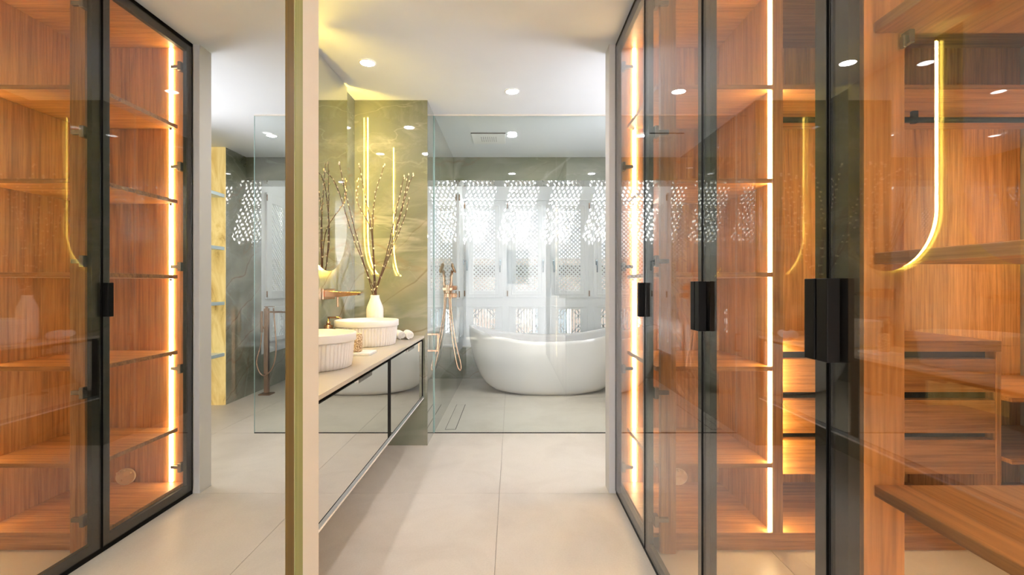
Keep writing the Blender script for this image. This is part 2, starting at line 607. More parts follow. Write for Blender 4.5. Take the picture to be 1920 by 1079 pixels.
bx('slab', 'onyx', wv, -1.16, -1.139, 2.481, 3.473, 0, H)
# ---- onyx pier between vanity and shower
wp = struct(bx('wall_left_shower', 'cream', None, -1.30, -0.632, 3.495, 5.318, 0, H), 'green onyx pier and shower side wall')
bx('slab', 'onyx', wp, -1.16, -0.612, 3.474, 3.4945, 0, H)
bx('slab', 'onyx_polished', wp, -0.6318, -0.612, 3.496, 4.40, 0, H)
bx('slab', 'onyx_polished', wp, -0.6318, -0.612, 4.4015, 5.318, 0, H)
# ---- lintel over the bay
wl = struct(bx('wall_back', 'cream', None, -0.611, 1.58, 5.034, 5.317, 2.277, H - 0.001), 'green onyx lintel above the window bay')
bx('slab', 'onyx', wl, -0.611, 0.461, 5.013, 5.0338, 2.256, H - 0.001)
bx('slab', 'onyx', wl, 0.4625, 1.58, 5.013, 5.0338, 2.256, H - 0.001)
bx('soffit_slab', 'onyx', wl, -0.611, 1.58, 5.034, 5.317, 2.256, 2.2768)
# ---- right: wall beside the wardrobe, niche wall, onyx wall
struct(bx('wall_right_end', 'column', None, 0.540, 1.60, 2.669, 2.775, 0, H, 0.002), 'white wall end closing the wardrobe')
wr = struct(bx('wall_right', 'cream', None, 1.62, 2.10, 2.776, 3.85, 0, 0.90), 'right bathroom wall in green onyx')
bx('wall_piece', 'cream', wr, 1.62, 2.10, 2.776, 3.85, 2.30, H)
bx('wall_piece', 'cream', wr, 1.62, 2.10, 2.776, 2.86, 0.90, 2.30)
bx('wall_piece', 'cream', wr, 1.62, 2.10, 3.78, 3.85, 0.90, 2.30)
for a in ((2.776, 3.87, 0, 0.90), (2.776, 3.87, 2.30, H), (2.776, 2.86, 0.90, 2.30), (3.78, 3.87, 0.90, 2.30)):
    bx('slab', 'onyx', wr, 1.58, 1.6198, *a)
w = empty('window_14', (1.65, 3.32, 0.90), 'added bathroom window in the right wall for fill light, hidden by the wardrobe', None, None, 'structure')  # opening added out of view so the fill lamp reaches the ceiling
for a in ((2.86, 2.90, 0.90, 2.30), (3.74, 3.78, 0.90, 2.30), (2.90, 3.74, 0.90, 0.94), (2.90, 3.74, 2.26, 2.30)):
    bx('frame', 'white', w, 1.63, 1.67, *a)
bx('pane', 'pane', w, 1.648, 1.652, 2.90, 3.74, 0.94, 2.26)
bx('slab', 'onyx_polished', wr, 1.58, 1.92, 4.660, 5.318, 0, H)
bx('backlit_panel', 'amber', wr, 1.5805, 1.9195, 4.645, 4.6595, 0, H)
bx('slab', 'onyx', wr, 1.6, 1.92, 3.851, 3.87, 0, H)
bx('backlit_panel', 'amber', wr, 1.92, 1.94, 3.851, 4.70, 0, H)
for z in (0.475, 0.97, 1.50, 2.01):
    bx('niche_shelf', 'shelfglass', wr, 1.583, 1.9198, 3.8705, 4.6448, z, z + 0.032, 0.002)
# ---- right: wall nearer the camera than the wardrobe, closet shell
struct(bx('wall_right_near', 'cream', None, XW, 3.2, -0.6, 0.262, 0, H), 'cream wall beside the nearest wardrobe door')
struct(bx('wall_right_closet', 'cream', None, 2.80, 3.2, 0.2625, 2.668, 0, H), 'end wall inside the dressing area')
struct(bx('wall_right_outer', 'cream', None, 1.60, 3.2, 2.67, 2.7755, 0, H), 'wall behind the dressing area')
# ---- bay
wb = struct(bx('wall_bay', 'onyx', None, -0.63, 1.60, 5.98, 6.03, 0, 0.39), 'window bay with onyx base and white frames')
bx('side_base', 'onyx', wb, -0.66, -0.612, 5.319, 5.9795, 0, 0.39)
bx('side_base', 'onyx', wb, 1.58, 1.63, 5.319, 5.9795, 0, 0.39)
XI = [-0.3455 + 0.5315 * k for k in range(4)]
for nm, z0, z1 in (('sill_rail', 0.3905, 0.52), ('middle_rail', 0.905, 1.012), ('frieze', 2.20, 2.46)):
    bx(nm, 'white', wb, -0.63, 1.60, 5.985, 6.03, z0, z1)
bx('frieze_moulding', 'white', wb, -0.611, 1.58, 5.968, 5.9845, 2.214, 2.232, 0.004)
bx('sill_moulding', 'white', wb, -0.611, 1.58, 5.955, 5.9845, 0.391, 0.415, 0.004)
edges = [-0.63] + sum([[x - 0.222, x + 0.222] for x in XI], []) + [1.60]
for k in range(0, len(edges), 2):
    bx('post', 'white', wb, edges[k], edges[k + 1], 5.985, 6.03, 0.5205, 0.9045)
    bx('post', 'white', wb, edges[k], edges[k + 1], 5.985, 6.03, 1.0125, 2.1995)
# bay roof: boards between unseen lattice panels, added to cast the sun dapples
rb = struct(bx('ceiling_bay', 'white', None, -0.66, 1.63, 5.3185, 5.47, 2.462, 2.50), 'white boarded bay roof with open lattice panels added for the sun dapples')
bx('board', 'white', rb, -0.66, 1.63, 5.965, 6.03, 2.462, 2.50)
rx = [-0.66] + sum([[x - 0.195, x + 0.195] for x in XI], []) + [1.63]
for k in range(0, len(rx), 2):
    bx('board', 'white', rb, rx[k], rx[k + 1], 5.4702, 5.9648, 2.462, 2.50)
for x in XI:
    mb = lattice_mb(0.40, 0.50, 0.040, 0.0195, 0.006)
    mb.xf(Matrix.Translation((x, 5.7175, 2.486)) @ Matrix.Rotation(R(90), 4, 'X'))
    tag(mb.build('added_roof_lattice', 'white', rb), None, None, None, 'stuff')

def handle_parts(parent, x, y, z, sgn=-1):
    """window lever: rose, neck, lever hanging down"""
    h = MB().box(x - 0.013, x + 0.013, y - 0.008, y, z - 0.035, z + 0.035).build('handle', 'steel', parent, 0.003)
    MB().tube([(x, y - 0.006, z + 0.012), (x, y - 0.045, z + 0.012)], 0.007, 8).build('neck', 'steel', h)
    MB().tube([(x, y - 0.042, z + 0.018), (x, y - 0.045, z - 0.02), (x, y - 0.045, z - 0.125)], 0.008, 8).build('lever', 'steel', h)

def sash(n, x, label, hside, hinge):
    """upper casement with diagonal lattice; x centre on the back wall"""
    w = empty('window_%d' % n, (x, 5.985, 1.0), label, None, None, 'structure')
    x0, x1, z0, z1, y0, y1 = x - 0.235, x + 0.235, 1.006, 2.208, 5.962, 5.9845
    lx0, lx1, lz0, lz1 = x - 0.133, x + 0.133, 1.10, 2.10
    bx('stile', 'white', w, x0, lx0, y0, y1, z0, z1, 0.003)
    bx('stile', 'white', w, lx1, x1, y0, y1, z0, z1, 0.003)
    bx('rail', 'white', w, lx0, lx1, y0, y1, lz1, z1, 0.003)
    bx('rail', 'white', w, lx0, lx1, y0, y1, z0, lz0, 0.003)
    mo = MB()
    e = 0.045
    for a, b_, c, d in ((lx0 - e, lx1 + e, lz1 + e, lz1 + e + 0.014), (lx0 - e, lx1 + e, lz0 - e - 0.014, lz0 - e), (lx0 - e - 0.014, lx0 - e, lz0 - e - 0.014, lz1 + e + 0.014), (lx1 + e, lx1 + e + 0.014, lz0 - e - 0.014, lz1 + e + 0.014)):
        mo.box(a, b_, y0 - 0.009, y0 - 0.0001, c, d)
    mo.build('moulding', 'white', w, 0.003)
    mb = lattice_mb(0.266, 1.0).xf(Matrix.Translation((x, 5.979, 1.60)))
    tag(mb.build('lattice', 'white', w), None, None, None, 'stuff')
    bx('pane', 'pane', w, lx0 - 0.03, lx1 + 0.03, 6.002, 6.006, lz0 - 0.02, lz1 + 0.02)
    handle_parts(w, x + hside * 0.198, y0, 1.447)
    for hz in (1.06, 2.15):
        MB().tube([(x + hinge * 0.243, y0 - 0.004, hz - 0.035), (x + hinge * 0.243, y0 - 0.004, hz + 0.035)], 0.007, 8).build('hinge', 'copper_dark', w)
    return w
nm = ['leftmost of the four lattice casements behind the bath', 'second lattice casement from the shower wall', 'third lattice casement from the shower wall', 'rightmost lattice casement behind the bath']
for k, x in enumerate(XI):
    sash(k + 1, x, nm[k], (1, 1, -1, -1)[k], (-1, -1, 1, 1)[k])
nm = ['leftmost low panel of geometric fretwork behind the bath', 'second low fretwork panel from the shower wall', 'third low fretwork panel from the shower wall', 'rightmost low fretwork panel behind the bath']
for k, x in enumerate(XI):
    w = empty('window_%d' % (k + 5), (x, 5.985, 0.52), nm[k], None, None, 'structure')
    x0, x1, z0, z1 = x - 0.2215, x + 0.2215, 0.521, 0.904
    bx('stile', 'white', w, x0, x - 0.135, 5.988, 6.01, z0, z1, 0.002)
    bx('stile', 'white', w, x + 0.135, x1, 5.988, 6.01, z0, z1, 0.002)
    bx('rail', 'white', w, x - 0.135, x + 0.135, 5.988, 6.01, 0.862, z1, 0.002)
    bx('rail', 'white', w, x - 0.135, x + 0.135, 5.988, 6.01, z0, 0.567, 0.002)
    tag(star_lattice_mb(0.27, 0.295).xf(Matrix.Translation((x, 5.999, 0.7145))).build('fretwork', 'white', w), None, None, None, 'stuff')
    bx('top_moulding', 'white', w, x - 0.19, x + 0.19, 5.972, 5.9875, 0.885, 0.897, 0.003)
    bx('pane', 'pane', w, x - 0.15, x + 0.15, 6.012, 6.016, 0.55, 0.88)
# side windows of the bay
def side_window(n, xw, sgn, label):
    """sgn +1: wall on the left facing +x; -1: wall on the right facing -x"""
    w = empty('window_%d' % n, (xw, 5.66, 0.391), label, None, None, 'structure')
    a, b_ = (xw - 0.045, xw - 0.008) if sgn > 0 else (xw + 0.008, xw + 0.045)
    s0, s1 = (xw - 0.0078, xw + 0.016) if sgn > 0 else (xw - 0.016, xw + 0.0078)
    ya, yb = 5.3195, 5.984
    bx('jamb', 'white', w, a, b_, ya, ya + 0.16, 0.391, 2.46)
    bx('jamb', 'white', w, a, b_, yb - 0.13, yb, 0.391, 2.46)
    for z0, z1 in ((0.391, 0.52), (0.905, 1.012), (2.20, 2.46)):
        bx('rail', 'white', w, a, b_, ya + 0.161, yb - 0.131, z0, z1)
    y0, y1 = 5.415, 5.915
    yc = (y0 + y1) / 2
    for z0, z1, l0, l1, isup in ((1.006, 2.208, 1.10, 2.10, True), (0.515, 0.91, 0.567, 0.862, False)):
        bx('stile', 'white', w, s0, s1, y0, yc - 0.133, z0, z1, 0.003)
        bx('stile', 'white', w, s0, s1, yc + 0.133, y1, z0, z1, 0.003)
        bx('stile_rail', 'white', w, s0, s1, yc - 0.133, yc + 0.133, l1, z1, 0.003)
        bx('stile_rail', 'white', w, s0, s1, yc - 0.133, yc + 0.133, z0, l0, 0.003)
        mb = lattice_mb(0.266, l1 - l0) if isup else star_lattice_mb(0.27, 0.295)
        mb.xf(Matrix.Translation(((s0 + s1) / 2, yc, (l0 + l1) / 2)) @ Matrix.Rotation(R(90), 4, 'Z'))
        tag(mb.build('lattice', 'white', w), None, None, None, 'stuff')
        px = xw - 0.03 if sgn > 0 else xw + 0.03
        bx('pane', 'pane', w, px - 0.002, px + 0.002, yc - 0.16, yc + 0.16, l0 - 0.02, l1 + 0.02)
    fx = s1 if sgn > 0 else s0
    h = MB().box(min(fx, fx + sgn * 0.008), max(fx, fx + sgn * 0.008), y1 - 0.06, y1 - 0.034, 1.41, 1.48).build('handle', 'steel', w, 0.003)
    MB().tube([(fx, y1 - 0.047, 1.458), (fx + sgn * 0.045, y1 - 0.047, 1.458), (fx + sgn * 0.046, y1 - 0.047, 1.34)], 0.008, 8).build('lever', 'steel', h)
    for hz in (1.06, 2.15):
        MB().tube([(fx + sgn * 0.003, y0 - 0.008, hz - 0.035), (fx + sgn * 0.003, y0 - 0.008, hz + 0.035)], 0.007, 8).build('hinge', 'copper_dark', w)
side_window(9, -0.612, 1, 'white lattice side window of the bay next to the shower wall')
side_window(10, 1.58, -1, 'white lattice side window of the bay behind the bath filler')
# ---- bedroom behind the camera (seen only in reflections)
struct(bx('wall_bedroom_left', 'column', None, -3.0, -2.9, -4.1, -0.6, 0, H), 'left bedroom wall behind the viewer')
wbr = struct(bx('wall_bedroom_right', 'column', None, 3.1, 3.2, -4.1, -3.5, 0, H), 'right bedroom wall with an added wide window behind the viewer')
for a in ((-1.0, -0.6, 0, H), (-3.5, -1.0, 0, 0.12), (-3.5, -1.0, 2.35, H)):
    bx('wall_piece', 'column', wbr, 3.1, 3.2, *a)
w = empty('window_13', (3.15, -2.25, 0.12), 'added wide bedroom window for fill light behind the viewer', None, None, 'structure')  # unseen opening, added to let the fill lamp into the bedroom
for a in ((-3.5, -3.46, 0.12, 2.35), (-1.04, -1.0, 0.12, 2.35), (-2.27, -2.23, 0.16, 2.31), (-3.46, -1.04, 0.12, 0.16), (-3.46, -1.04, 2.31, 2.35)):
    bx('frame', 'white', w, 3.13, 3.17, *a)
bx('pane', 'pane', w, 3.148, 3.152, -3.46, -2.27, 0.16, 2.31)
bx('pane', 'pane', w, 3.148, 3.152, -2.23, -1.04, 0.16, 2.31)
struct(bx('wall_bedroom_side', 'column', None, -3.0, -1.30, -0.6, -0.5, 0, H), 'bedroom wall beside the mirror passage')
wf = struct(bx('wall_front', 'column', None, -3.0, -0.155, -4.1, -4.0, 0, H), 'bedroom window wall behind the viewer')
for a in ((0.41, 0.96, 0, H), (1.05, 3.2, 0, H), (-0.155, 0.41, 0, 1.17), (-0.155, 0.41, 2.04, H), (0.96, 1.05, 0, 1.17), (0.96, 1.05, 2.04, H)):
    bx('wall_piece', 'column', wf, a[0], a[1], -4.1, -4.0, a[2], a[3])
for n, x0, x1, lb in ((11, -0.155, 0.41, 'bedroom window mirrored in the shower glass'), (12, 0.96, 1.05, 'narrow bedroom window slot mirrored in the shower glass')):
    w = empty('window_%d' % n, ((x0 + x1) / 2, -4.05, 1.17), lb, None, None, 'structure')
    bx('frame', 'white', w, x0, x0 + 0.02, -4.07, -4.03, 1.17, 2.04)
    bx('frame', 'white', w, x1 - 0.02, x1, -4.07, -4.03, 1.17, 2.04)
    bx('frame', 'white', w, x0 + 0.02, x1 - 0.02, -4.07, -4.03, 2.02, 2.04)
    bx('frame', 'white', w, x0 + 0.02, x1 - 0.02, -4.07, -4.03, 1.17, 1.19)
    bx('pane', 'pane', w, x0 + 0.02, x1 - 0.02, -4.052, -4.048, 1.19, 2.02)
# ---- outside
struct(bx('ground', 'ground', None, -30, 30, -30, 30, -3.6, -3.5), 'paved street far below the windows')
hs = empty('house', (0.5, 14, -3.5), 'pink rendered house seen through the window lattices', 'house')
bx('wall', 'pink', hs, -12, 14, 14, 18, -3.5, 1.75)
bx('roof', 'pink', hs, -12.3, 14.3, 13.8, 18.2, 1.75, 1.95)
for k in range(7):
    wn = bx('window', 'white', hs, -9 + 3.2 * k, -7.9 + 3.2 * k, 13.95, 13.999, -0.8, 0.6)
    bx('pane', 'dark_pane', wn, -8.9 + 3.2 * k, -8.0 + 3.2 * k, 13.93, 13.949, -0.7, 0.5)
tr = empty('tree', (1.0, -9.5, -3.5), 'leafy green tree outside the bedroom window', 'tree')
MB().tube([(1.0, -9.5, -3.5), (1.05, -9.5, -1.0), (0.95, -9.45, 1.2)], [0.16, 0.12, 0.05], 8).build('trunk', 'bark', tr)
mb = MB()
for k in range(420):
    a, t, rr = random.uniform(0, 6.28), random.uniform(-1, 1), random.random() ** 0.4
    c = Vector((1.0 + 1.0 * rr * math.cos(a) * math.sqrt(1 - t * t), -9.5 + 1.0 * rr * math.sin(a) * math.sqrt(1 - t * t), 1.5 + 1.0 * rr * t))
    q = Matrix.Rotation(random.uniform(0, 6.28), 3, 'X') @ Matrix.Rotation(random.uniform(0, 6.28), 3, 'Z')
    mb.add([c + q @ Vector(p) for p in ((-0.10, 0, 0), (0, 0.04, 0.02), (0.10, 0, 0), (0, -0.04, 0.02))], [(0, 1, 2), (0, 2, 3)])
tag(mb.build('foliage', 'leaf', tr), None, None, None, 'stuff')

# ================================================================== CEILING FITTINGS
def downlight(x, y, label):
    d = empty('downlight', (x, y, H), label, 'ceiling light', 'recessed ceiling downlights')
    MB().lathe([(0.049, -0.0005), (0.049, -0.004), (0.041, -0.006), (0.041, -0.0005)], (x, y, H), 36, False, False).build('trim_ring', 'spot_trim', d)
    MB().lathe([(0.0405, -0.0005), (0.0405, -0.003)], (x, y, H), 36).build('lens', 'spot', d)
for x, y, lb in ((-0.869, 2.886, 'round lit ceiling downlight above the far wash basin'),
                 (0.0, 3.313, 'round lit ceiling downlight in front of the shower glass'),
                 (0.0, 4.287, 'round lit ceiling downlight beside the rain shower head'),
                 (-0.869, 2.07, 'round ceiling downlight above the near wash basin, behind the cream wall end'),
                 (0.0, 0.75, 'added round fill downlight over the passage, above the picture'),  # this one and the next are added out of view as passage fill
                 (0.0, -0.35, 'added round fill downlight right above the viewer'),
                 (0.95, 4.287, 'round ceiling downlight above the bath end, seen only in reflections'),
                 (0.95, 3.313, 'round ceiling downlight near the niche, seen only in reflections'),
                 (0.0, -1.4, 'added round fill downlight in the bedroom near the passage'),  # bedroom lights from here on are added as unseen fill
                 (1.4, -2.4, 'added round fill downlight in the bedroom right corner'),
                 (-1.2, -2.4, 'added round fill downlight in the bedroom left corner')):
    downlight(x, y, lb)
rs = empty('rain_shower', (-0.21, 4.36, H), 'flat square white rain shower head in the ceiling', 'shower head')
bx('plate', 'white', rs, -0.36, -0.06, 4.213, 4.51, H - 0.010, H - 0.0005, 0.002)
bx('shadow_edge', 'chrome', rs, -0.363, -0.057, 4.209, 4.2125, H - 0.010, H - 0.0005)
mb = MB()
for i in range(8):
    for j in range(8):
        mb.lathe([(0.0024, 0), (0.0024, -0.002)], (-0.275 + i * 0.0186, 4.30 + j * 0.0186, H - 0.0102), 6)
tag(mb.build('nozzles', 'chrome', rs), None, None, None, 'stuff')

# ================================================================== TALL MIRROR
mi = empty('tall_mirror', (XM, 0.3, 0), 'floor to ceiling mirror on the left showing the wardrobe', 'mirror')
bx('glass', 'mirror', mi, -0.6034, XM, -0.6, 1.2685, 0.001, H - 0.001)

# ================================================================== WARDROBE DOORS
wfr = empty('glazed_wardrobe', (XW, 1.47, 0), 'row of four black framed glass doors along the right side', 'wardrobe doors')
def door(y0, y1, label, hinge_y, handles):
    d = empty('wardrobe_door', (0, (y0 + y1) / 2 - 1.47, 0.02), label)
    d.parent = wfr
    z0, z1 = 0.022, 2.480
    y0 += 0.003; y1 -= 0.003
    bx('pane', 'door_glass', d, XW, XW + 0.004, y0 + 0.003, y1 - 0.003, z0 + 0.003, z1 - 0.003)
    f = MB()
    w = 0.042
    for a in ((y0, y0 + w, z0, z1), (y1 - w, y1, z0, z1), (y0 + w, y1 - w, z0, z0 + w), (y0 + w, y1 - w, z1 - w, z1)):
        f.box(XW + 0.0045, XW + 0.024, *a)
    f.build('frame', 'blackm', d)
    e = MB()
    for a in ((y0, y0 + 0.0025, z0, z1), (y1 - 0.0025, y1, z0, z1), (y0 + 0.0025, y1 - 0.0025, z0, z0 + 0.0025), (y0 + 0.0025, y1 - 0.0025, z1 - 0.0025, z1)):
        e.box(XW - 0.001, XW + 0.0045, *a)
    e.build('edge_trim', 'black', d)
    for hy in handles:
        yy = y0 if hy < 0 else y1 - 0.030
        bx('handle', 'black', d, XW - 0.024, XW - 0.0012, yy, yy + 0.030, 1.022, 1.170, 0.0015)
    for z in (0.167, 0.705, 1.26, 1.805, 2.35):
        hy = y1 - 0.062 if hinge_y > 0 else y0 + 0.025
        MB().box(XW + 0.0245, XW + 0.042, hy, hy + 0.034, z - 0.024, z + 0.024).box(XW + 0.040, XW + 0.088, hy + 0.012, hy + 0.030, z - 0.009, z + 0.009).build('hinge', 'chrome', d, 0.002)
    return d
door(2.073, 2.664, 'glass wardrobe door beside the white wall end', 1, (-1,))
door(1.446, 2.073, 'second glass wardrobe door from the white wall end', 1, (-1,))
door(0.870, 1.446, 'third glass wardrobe door from the white wall end', -1, (1, -1))
door(0.270, 0.870, 'nearest glass wardrobe door on the right', -1, (1,))
bx('lower_track', 'black', wfr, XW + 0.004, XW + 0.022, 0.265, 2.667, 0.0005, 0.019)
bx('upper_track', 'black', wfr, XW + 0.002, XW + 0.024, 0.265, 2.667, 2.483, H - 0.001)

# ================================================================== FAR WARDROBE UNIT
ZS = (0.36, 0.783, 1.195, 1.605, 2.015)
u = empty('wardrobe_unit', (1.4, 2.37, 0), 'open walnut wardrobe shelving at the far end of the dressing area', 'wardrobe', 'walnut wardrobe units')
YF, YB = 2.094, 2.632
bx('toe_kick', 'woodx', u, 0.66, 2.79, YF + 0.004, YF + 0.022, 0.0005, 0.0575)
bx('bottom_board', 'woodx', u, 0.602, 2.79, YF, YB, 0.058, 0.078, 0.001)
bx('top_board', 'woodx', u, 0.602, 2.79, YF, 2.66, 2.462, 2.482)
x = 0.602
while x < 2.78:
    x1 = min(x + 0.298, 2.79)
    bx('back_board', 'woodz', u, x + 0.0006, x1 - 0.0006, YB + 0.002, YB + 0.02, 0.05, 2.4615)
    x = x1
bx('corner_post', 'woodz', u, 0.640, 0.706, 2.066, YF - 0.0005, 0.002, 2.46, 0.001)
bx('divider', 'woodz', u, 1.135, 1.180, YF - 0.004, YB, 0.0785, 2.4615, 0.001)
for z in ZS:
    bx('shelf', 'woodx', u, 0.630, 1.1345, YF + 0.002, YB - 0.008, z, z + 0.020, 0.001)
    for px in (0.66, 1.11):
        MB().tube([(px, YB - 0.02, z - 0.012), (px, YB - 0.02, z - 0.0005)], 0.006, 8).build('shelf_pin', 'chrome', u)
bx('shelf', 'woodx', u, 1.1805, 2.79, YF + 0.002, YB, 2.015, 2.035, 0.001)
for z in (0.372, 0.645):
    bx('shelf', 'woodx', u, 2.192, 2.79, YF + 0.01, YB, z, z + 0.02, 0.001)
bx('led_strip', 'led', u, 0.662, 0.678, YB - 0.006, YB + 0.0015, 0.082, 2.458)
zz = [0.079] + sum([[z - 0.0005, z + 0.0205] for z in ZS], []) + [2.461]
for k in range(0, len(zz), 2):
    bx('led_strip', 'led', u, 1.1285, 1.1345, 2.104, 2.118, zz[k], zz[k + 1])
bx('led_strip', 'led', u, 1.1805, 1.1868, 2.114, 2.130, 0.08, 2.010)
bx('led_strip', 'led', u, 2.780, 2.7895, 2.106, 2.124, 0.70, 2.010)  # extra strip added out of view to brighten the hanging section
rl = MB().tube([(1.181, 2.36, 1.972), (2.79, 2.36, 1.972)], 0.014, 12).build('hanging_rail', 'black', u)
bx('rail_bracket', 'black', rl, 1.965, 1.990, 2.350, 2.370, 1.955, 2.0145)
# dish leaning on the back board
do = empty('oval_dish', (0.899, 2.60, 0.078), 'small cream oval dish leaning on the bottom wardrobe shelf', 'dish')
mbd = MB()
rg = []
for sc_, dy in ((1.0, 0.0), (1.02, -0.008), (0.96, -0.012), (0.86, -0.004), (0.10, -0.002)):
    rg.append([(0.899 + 0.052 * sc_ * math.cos(t), 2.619 + dy - 0.010 * (1 - math.sin(t)) * 0.9, 0.1205 + 0.041 * sc_ * math.sin(t)) for t in [2 * math.pi * j / 32 for j in range(32)]])
mbd.rings(rg).build('plate', 'dish', do)
for dx, dz in ((-0.03, 0.020), (0.006, 0.030), (0.036, 0.018), (0.02, -0.02)):
    MB().tube([(0.899 + dx, 2.606, 0.1205 + dz), (0.899 + dx, 2.590, 0.1205 + dz + 0.004)], 0.006, 8).build('peg', 'dish', do)

# drawers
dc = empty('drawer_cabinet', (1.65, 2.36, 0.078), 'walnut drawer cabinet with three drawers and dark grip gaps', 'drawers')
bx('top', 'woodx', dc, 1.181, 2.1910, 2.148, YB - 0.001, 0.861, 0.909, 0.001)
bx('side_panel', 'woodz', dc, 2.169, 2.1905, 2.149, YB - 0.001, 0.0785, 0.8605, 0.001)
bx('recess_panel', 'slotb', dc, 1.181, 2.168, 2.200, 2.206, 0.311, 0.8605)
bx('bottom', 'woodx', dc, 1.181, 2.168, 2.207, YB - 0.001, 0.311, 0.330)
for z0, z1 in ((0.679, 0.827), (0.495, 0.643), (0.311, 0.464)):
    bx('drawer', 'woodx', dc, 1.182, 2.1675, 2.152, 2.1995, z0, z1, 0.001)

# ================================================================== NEAR WARDROBE UNIT
u2 = empty('wardrobe_unit', (1.4, 0.56, 0), 'walnut shelving nearest the viewer behind the right glass door', 'wardrobe', 'walnut wardrobe units')
bx('corner_post', 'woodz', u2, 0.6255, 0.698, 0.853, 0.876, 0.002, 2.46, 0.001)
x = 0.602
while x < 2.78:
    x1 = min(x + 0.298, 2.79)
    bx('back_board', 'woodz', u2, x + 0.0006, x1 - 0.0006, 0.264, 0.282, 0.05, 2.4615)
    x = x1
bx('top_board', 'woodx', u2, 0.602, 2.79, 0.2825, 0.852, 2.462, 2.482)
bx('bottom_board', 'woodx', u2, 0.602, 2.79, 0.2825, 0.852, 0.058, 0.078)
for z in ZS[1:]:
    bx('shelf', 'woody', u2, 0.643, 2.0, 0.2825, 0.852, z, z + 0.020, 0.0015)
bx('divider', 'woodz', u2, 2.0, 2.03, 0.2825, 0.852, 0.0785, 2.4615, 0.001)
MB().box(0.690, 0.6995, 0.832, 0.8525, 1.580, 1.6035).box(0.684, 0.690, 0.838, 0.848, 1.574, 1.596).build('shelf_bracket', 'chrome', u2, 0.002)
bx('led_strip', 'led', u2, 0.662, 0.678, 0.2825, 0.290, 0.082, 2.458)  # added strip, out of view, lights the post and shelves
bx('led_strip', 'led', u2, 1.9935, 1.9995, 0.835, 0.848, 0.082, 2.458)  # another unseen strip added to light this unit

# ================================================================== SHOWER
sg = empty('shower_screen', (0.105, 3.763, 0), 'clear full height glass shower screen in front of the bath', 'shower screen')
bx('pane', 'shower_glass', sg, -0.604, 0.820, 3.759, 3.767, 0.006, H - 0.012)
bx('floor_seal', 'slotb', sg, -0.611, 0.822, 3.759, 3.767, 0.0004, 0.0055)
bx('ceiling_channel', 'cap', sg, -0.611, 0.822, 3.756, 3.770, H - 0.0115, H - 0.0005)
bx('wall_profile', 'glass_edge', sg, -0.6115, -0.605, 3.757, 3.769, 0.006, H - 0.012)
bx('free_edge', 'glass_edge', sg, 0.8205, 0.8225, 3.759, 3.767, 0.006, H - 0.012)
dr = empty('floor_drain', (-0.495, 4.26, 0), 'long tiled floor drain cover along the shower wall', 'drain')
bx('slot', 'slotb', dr, -0.538, -0.4515, 3.853, 4.670, 0.0002, 0.0010)
bx('cover', 'tile', dr, -0.5345, -0.456, 3.8575, 4.6655, 0.0006, 0.0018)
# pull handle on the pier wall
ph = empty('pull_handle', (-0.612, 3.69, 0.79), 'square rose gold pull handle on the onyx shower wall', 'handle')
mb = MB()
mb.box(-0.6115, -0.575, 3.685, 3.697, 0.777, 0.789).build('arm', 'copper', ph, 0.0015)
MB().box(-0.6115, -0.575, 3.685, 3.697, 0.650, 0.662).build('arm', 'copper', ph, 0.0015)
MB().box(-0.5748, -0.563, 3.685, 3.697, 0.650, 0.789).build('grip', 'copper', ph, 0.0015)
# mixer
mx = empty('shower_mixer', (-0.612, 4.83, 1.1), 'rose gold shower mixer plate with two knobs on the onyx wall', 'tap')
bx('plate', 'copper', mx, -0.6115, -0.600, 4.755, 4.905, 1.022, 1.182, 0.003)
for z in (1.135, 1.060):
    k_ = bx('knob', 'copper', mx, -0.5998, -0.552, 4.795, 4.868, z - 0.022, z + 0.022, 0.004)
    bx('grip_tab', 'copper', k_, -0.560, -0.545, 4.770, 4.7945, z - 0.006, z + 0.006, 0.002)
# hand shower
hsw = empty('hand_shower', (-0.612, 4.57, 1.1), 'rose gold hand shower hanging in its wall holder with looping hose', 'shower')
hold = bx('wall_outlet', 'copper', hsw, -0.6115, -0.597, 4.53, 4.61, 1.085, 1.165, 0.003)
bx('holder_arm', 'copper', hold, -0.5968, -0.566, 4.555, 4.585, 1.110, 1.140, 0.003)
ax = [(-0.582, 4.57, 1.085), (-0.580, 4.57, 1.16), (-0.578, 4.57, 1.24), (-0.570, 4.57, 1.30)]
MB().tube(ax, [0.010, 0.012, 0.013, 0.014], 12).build('grip', 'copper', hsw)
q = Matrix.Rotation(R(-66), 3, 'Y')
hd = MB().lathe([(0.006, -0.014), (0.034, -0.013), (0.050, -0.002), (0.052, 0.006), (0.046, 0.010)], (0, 0, 0), 28)
hd.xf(Matrix.Translation((-0.556, 4.57, 1.325)) @ Matrix.Rotation(R(70), 4, 'Y'))
hd.build('head', 'copper', hsw)
fc = MB().lathe([(0.044, 0.0102), (0.044, 0.013)], (0, 0, 0), 28).xf(Matrix.Translation((-0.556, 4.57, 1.325)) @ Matrix.Rotation(R(70), 4, 'Y'))
fc.build('spray_face', 'chrome', hsw)
def catmull(P, n=10):
    P = [Vector(p) for p in P]
    out = []
    for i in range(len(P) - 1):
        p0, p1, p2, p3 = P[max(i - 1, 0)], P[i], P[i + 1], P[min(i + 2, len(P) - 1)]
        for k in range(n):
            t = k / n
            out.append(0.5 * ((2 * p1) + (p2 - p0) * t + (2 * p0 - 5 * p1 + 4 * p2 - p3) * t * t + (3 * p1 - p0 - 3 * p2 + p3) * t ** 3))
    return out + [P[-1]]
hose = catmull([(-0.582, 4.57, 1.084), (-0.575, 4.56, 0.90), (-0.53, 4.52, 0.62), (-0.478, 4.48, 0.42), (-0.486, 4.46, 0.372), (-0.520, 4.47, 0.45), (-0.575, 4.52, 0.75), (-0.596, 4.56, 1.00), (-0.598, 4.57, 1.084)], 10)
